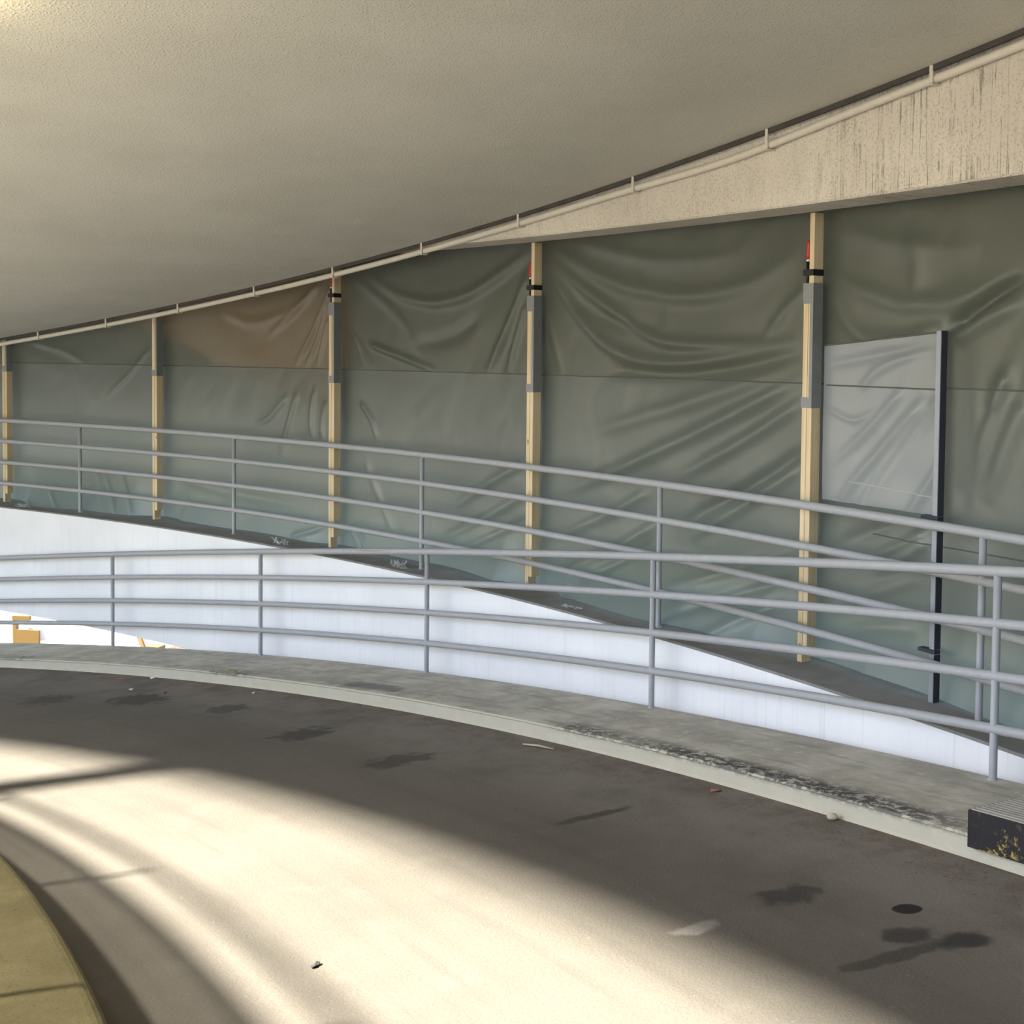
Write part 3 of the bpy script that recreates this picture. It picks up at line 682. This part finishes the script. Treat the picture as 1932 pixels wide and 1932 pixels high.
# ------------------------------------------------------------------ block on the kerb
BPH = .5155
bl = empty('kerb_block', W(22.90, BPH, zr(BPH) - .040)); tag(bl, 'black block with chipped yellow paint and ribbed top on the kerb', 'kerb block')
def blk(name, R0, R1, z0, z1, pa, pb, mat, bev, n=10):
    bm = bmesh.new(); ring = []
    for i in range(n + 1):
        ph = pa + (pb - pa) * i / n; zz = zr(ph)
        ring.append([bm.verts.new(W(R, ph, zz + z)) for R, z in ((R0, z0), (R1, z0), (R1, z1), (R0, z1))])
    for a, b in zip(ring[:-1], ring[1:]):
        for q in range(4): bm.faces.new((a[q], a[(q + 1) % 4], b[(q + 1) % 4], b[q]))
    bm.faces.new(ring[0][::-1]); bm.faces.new(ring[-1])
    bmesh.ops.transform(bm, matrix=Matrix.Translation(-bl.location), verts=bm.verts)
    return bm_obj(name, bm, mat, bl, bev)
blk('body', 22.94, 23.50, .004, .112, BPH, .43, M['block'], 0)
blk('front_plate', 22.90, 22.96, -.040, .1135, BPH + .0002, .43, M['block'], .004)
blk('top_pad', 22.906, 23.50, .114, .120, BPH - .0004, .43, M['rib'], 0)
for k in range(22):
    R0 = 22.92 + k * .026
    blk('rib', R0, R0 + .014, .120, .125, BPH - .001, .43, M['rib'], 0, 6)

# ------------------------------------------------------------------ litter on the road
def lit(name, ph, R, dz=0.0): return W(R, ph, zr(ph) - HK + dz)
def scrap_flat(name, ph, R, w, d, mat, label, cat, seed, curl=.012):
    r = random.Random(seed); n = 9; V = [(0, 0, curl)]
    for i in range(n):
        a = 2 * math.pi * i / n; k = r.uniform(.6, 1.0); V.append((w / 2 * k * math.cos(a), d / 2 * k * math.sin(a), .003 + r.uniform(0, curl)))
    top = len(V); V += [(x, y, max(z - .003, 0)) for x, y, z in V]
    F = [(0, 1 + i, 1 + (i + 1) % n) for i in range(n)] + [(top, top + 1 + (i + 1) % n, top + 1 + i) for i in range(n)] + [(1 + i, top + 1 + i, top + 1 + (i + 1) % n, 1 + (i + 1) % n) for i in range(n)]
    o = link_mesh(name, V, F, mat); o.location = lit(name, ph, R); o.rotation_euler = (0, 0, r.uniform(0, 6)); tag(o, label, cat, 'litter on the roadway'); return o
scrap_flat('paper_scrap', 0.8969, 22.870, 0.090, 0.054, M['paper'], 'white crumpled paper scrap nearest the kerb at left', 'paper', 288)
scrap_flat('paper_scrap', 0.8810, 22.441, 0.050, 0.030, M['paper'], 'tiny white paper fleck on the road at far left', 'paper', 247)
scrap_flat('dry_leaf', 0.9108, 22.744, 0.080, 0.048, M['leaf'], 'small reddish dry leaf by the kerb at left', 'leaf', 229)
scrap_flat('rubber_chip', 0.8575, 22.465, 0.060, 0.036, M['darkbit'], 'small dark rubber chip on the road at left', 'debris', 312)
scrap_flat('paper_scrap', 0.8188, 22.775, 0.050, 0.030, M['paper'], 'white paper fleck at the foot of the kerb left of centre', 'paper', 478)
o = tube('twig', [lit('', 0.6600, 22.742, .012), lit('', 0.6540, 22.762, .018), lit('', 0.6480, 22.782, .012)], [.006, .007, .004], M['twig'], None, 7); tag(o, 'pale twig lying at the foot of the kerb', 'twig', 'litter on the roadway')
scrap_flat('dry_leaf', 0.5846, 22.818, 0.080, 0.048, M['leaf'], 'curled reddish leaf at the foot of the kerb right of centre', 'leaf', 1350)
bm = bmesh.new(); bmesh.ops.create_icosphere(bm, subdivisions=2, radius=.026)
for v in bm.verts: v.co = Vector((v.co.x * 1.2, v.co.y * .9, v.co.z * .7)) * random.Random(int(v.co.x * 9999)).uniform(.85, 1.1)
o = bm_obj('pebble', bm, M['stone'], None, 0, True); o.location = lit('', 0.5503, 22.883, .016); tag(o, 'pale pebble at the foot of the scuffed kerb', 'pebble', 'litter on the roadway')
scrap_flat('rubber_chip', 0.5413, 20.372, 0.060, 0.036, M['darkbit'], 'dark chip lying in the bright sunlit road', 'debris', 595)

# ------------------------------------------------------------------ yard objects seen under the deck edge
def yard_board(name, pa, pb, z0, z1, R, mat, th=.06, parent=None, slant=0.0):
    V = []
    for rr in (R, R + th):
        V += [W(rr, pa, z0), W(rr, pb, z0), W(rr, pb + slant, z1), W(rr, pa + slant, z1)]
    F = [(0,1,2,3),(7,6,5,4),(0,4,5,1),(1,5,6,2),(2,6,7,3),(3,7,4,0)]
    o = link_mesh(name, V, F, mat); bm = bmesh.new(); bm.from_mesh(o.data); bmesh.ops.recalc_face_normals(bm, faces=bm.faces); bm.to_mesh(o.data); bm.free()
    if parent: o.data.transform(Matrix.Translation(-parent.location)); o.parent = parent
    return o
fr = empty('yellow_trestle', W(35.8, 1.437, ZG)); tag(fr, 'yellow painted timber trestle with a low board against the sunlit white wall', 'trestle')
yard_board('upright', 1.4368, 1.4394, ZG, -6.42, 35.8, M['yellow'], .1, fr)
yard_board('head_rail', 1.4275, 1.4394, -6.505, -6.40, 35.78, M['yellow'], .1, fr)
yard_board('board', 1.4200, 1.4362, ZG, -6.72, 35.75, M['yellow'], .06, fr)
o = yard_board('leaning_plank', 1.3395, 1.3425, ZG, -6.62, 35.88, M['tan'], .06, None, .0115); tag(o, 'tan plank leaning against the sunlit white wall', 'plank')
o = yard_board('yellow_box', 1.3297, 1.3385, ZG, -6.87, 35.5, M['yellow'], .3); 
tag(o, 'small orange yellow board right of the leaning plank in the yard', 'board')
o = yard_board('brown_box', 1.3145, 1.3262, ZG, -6.92, 35.6, M['brown'], .3); tag(o, 'brown board farthest right in the yard gap', 'board')

# ------------------------------------------------------------------ lamp on the ceiling, beyond the upper left corner of the view
lp = .606; lR = 19.29
lz = zr(lp) + HC
lamp = empty('bulkhead_lamp', W(lR, lp, lz - .001), lp); tag(lamp, 'round warm bulkhead lamp on the ceiling above the inner kerb', 'lamp')
tube('base', [Vector((0, 0, 0)), Vector((0, 0, -.05))], [.15, .14], M['steel'], lamp, 28)
t = NT('lit_lamp_glass'); t.b.inputs['Base Color'].default_value = (.9, .85, .7, 1); t.b.inputs['Emission Color'].default_value = (1.0, .82, .50, 1); t.b.inputs['Emission Strength'].default_value = 170.0
g = tube('glass_dome', [Vector((0, 0, -.05)), Vector((0, 0, -.085)), Vector((0, 0, -.11)), Vector((0, 0, -.122))], [.115, .11, .08, .02], t.m, lamp, 28)
for k in range(2):
    a = k * math.pi / 2
    ring = [Vector((.128 * math.cos(b) * math.cos(a), .128 * math.cos(b) * math.sin(a), -.05 - .085 * math.sin(b))) for b in np.linspace(0, math.pi, 13)]
    tube('guard_wire', ring, .005, M['steel'], lamp, 8)
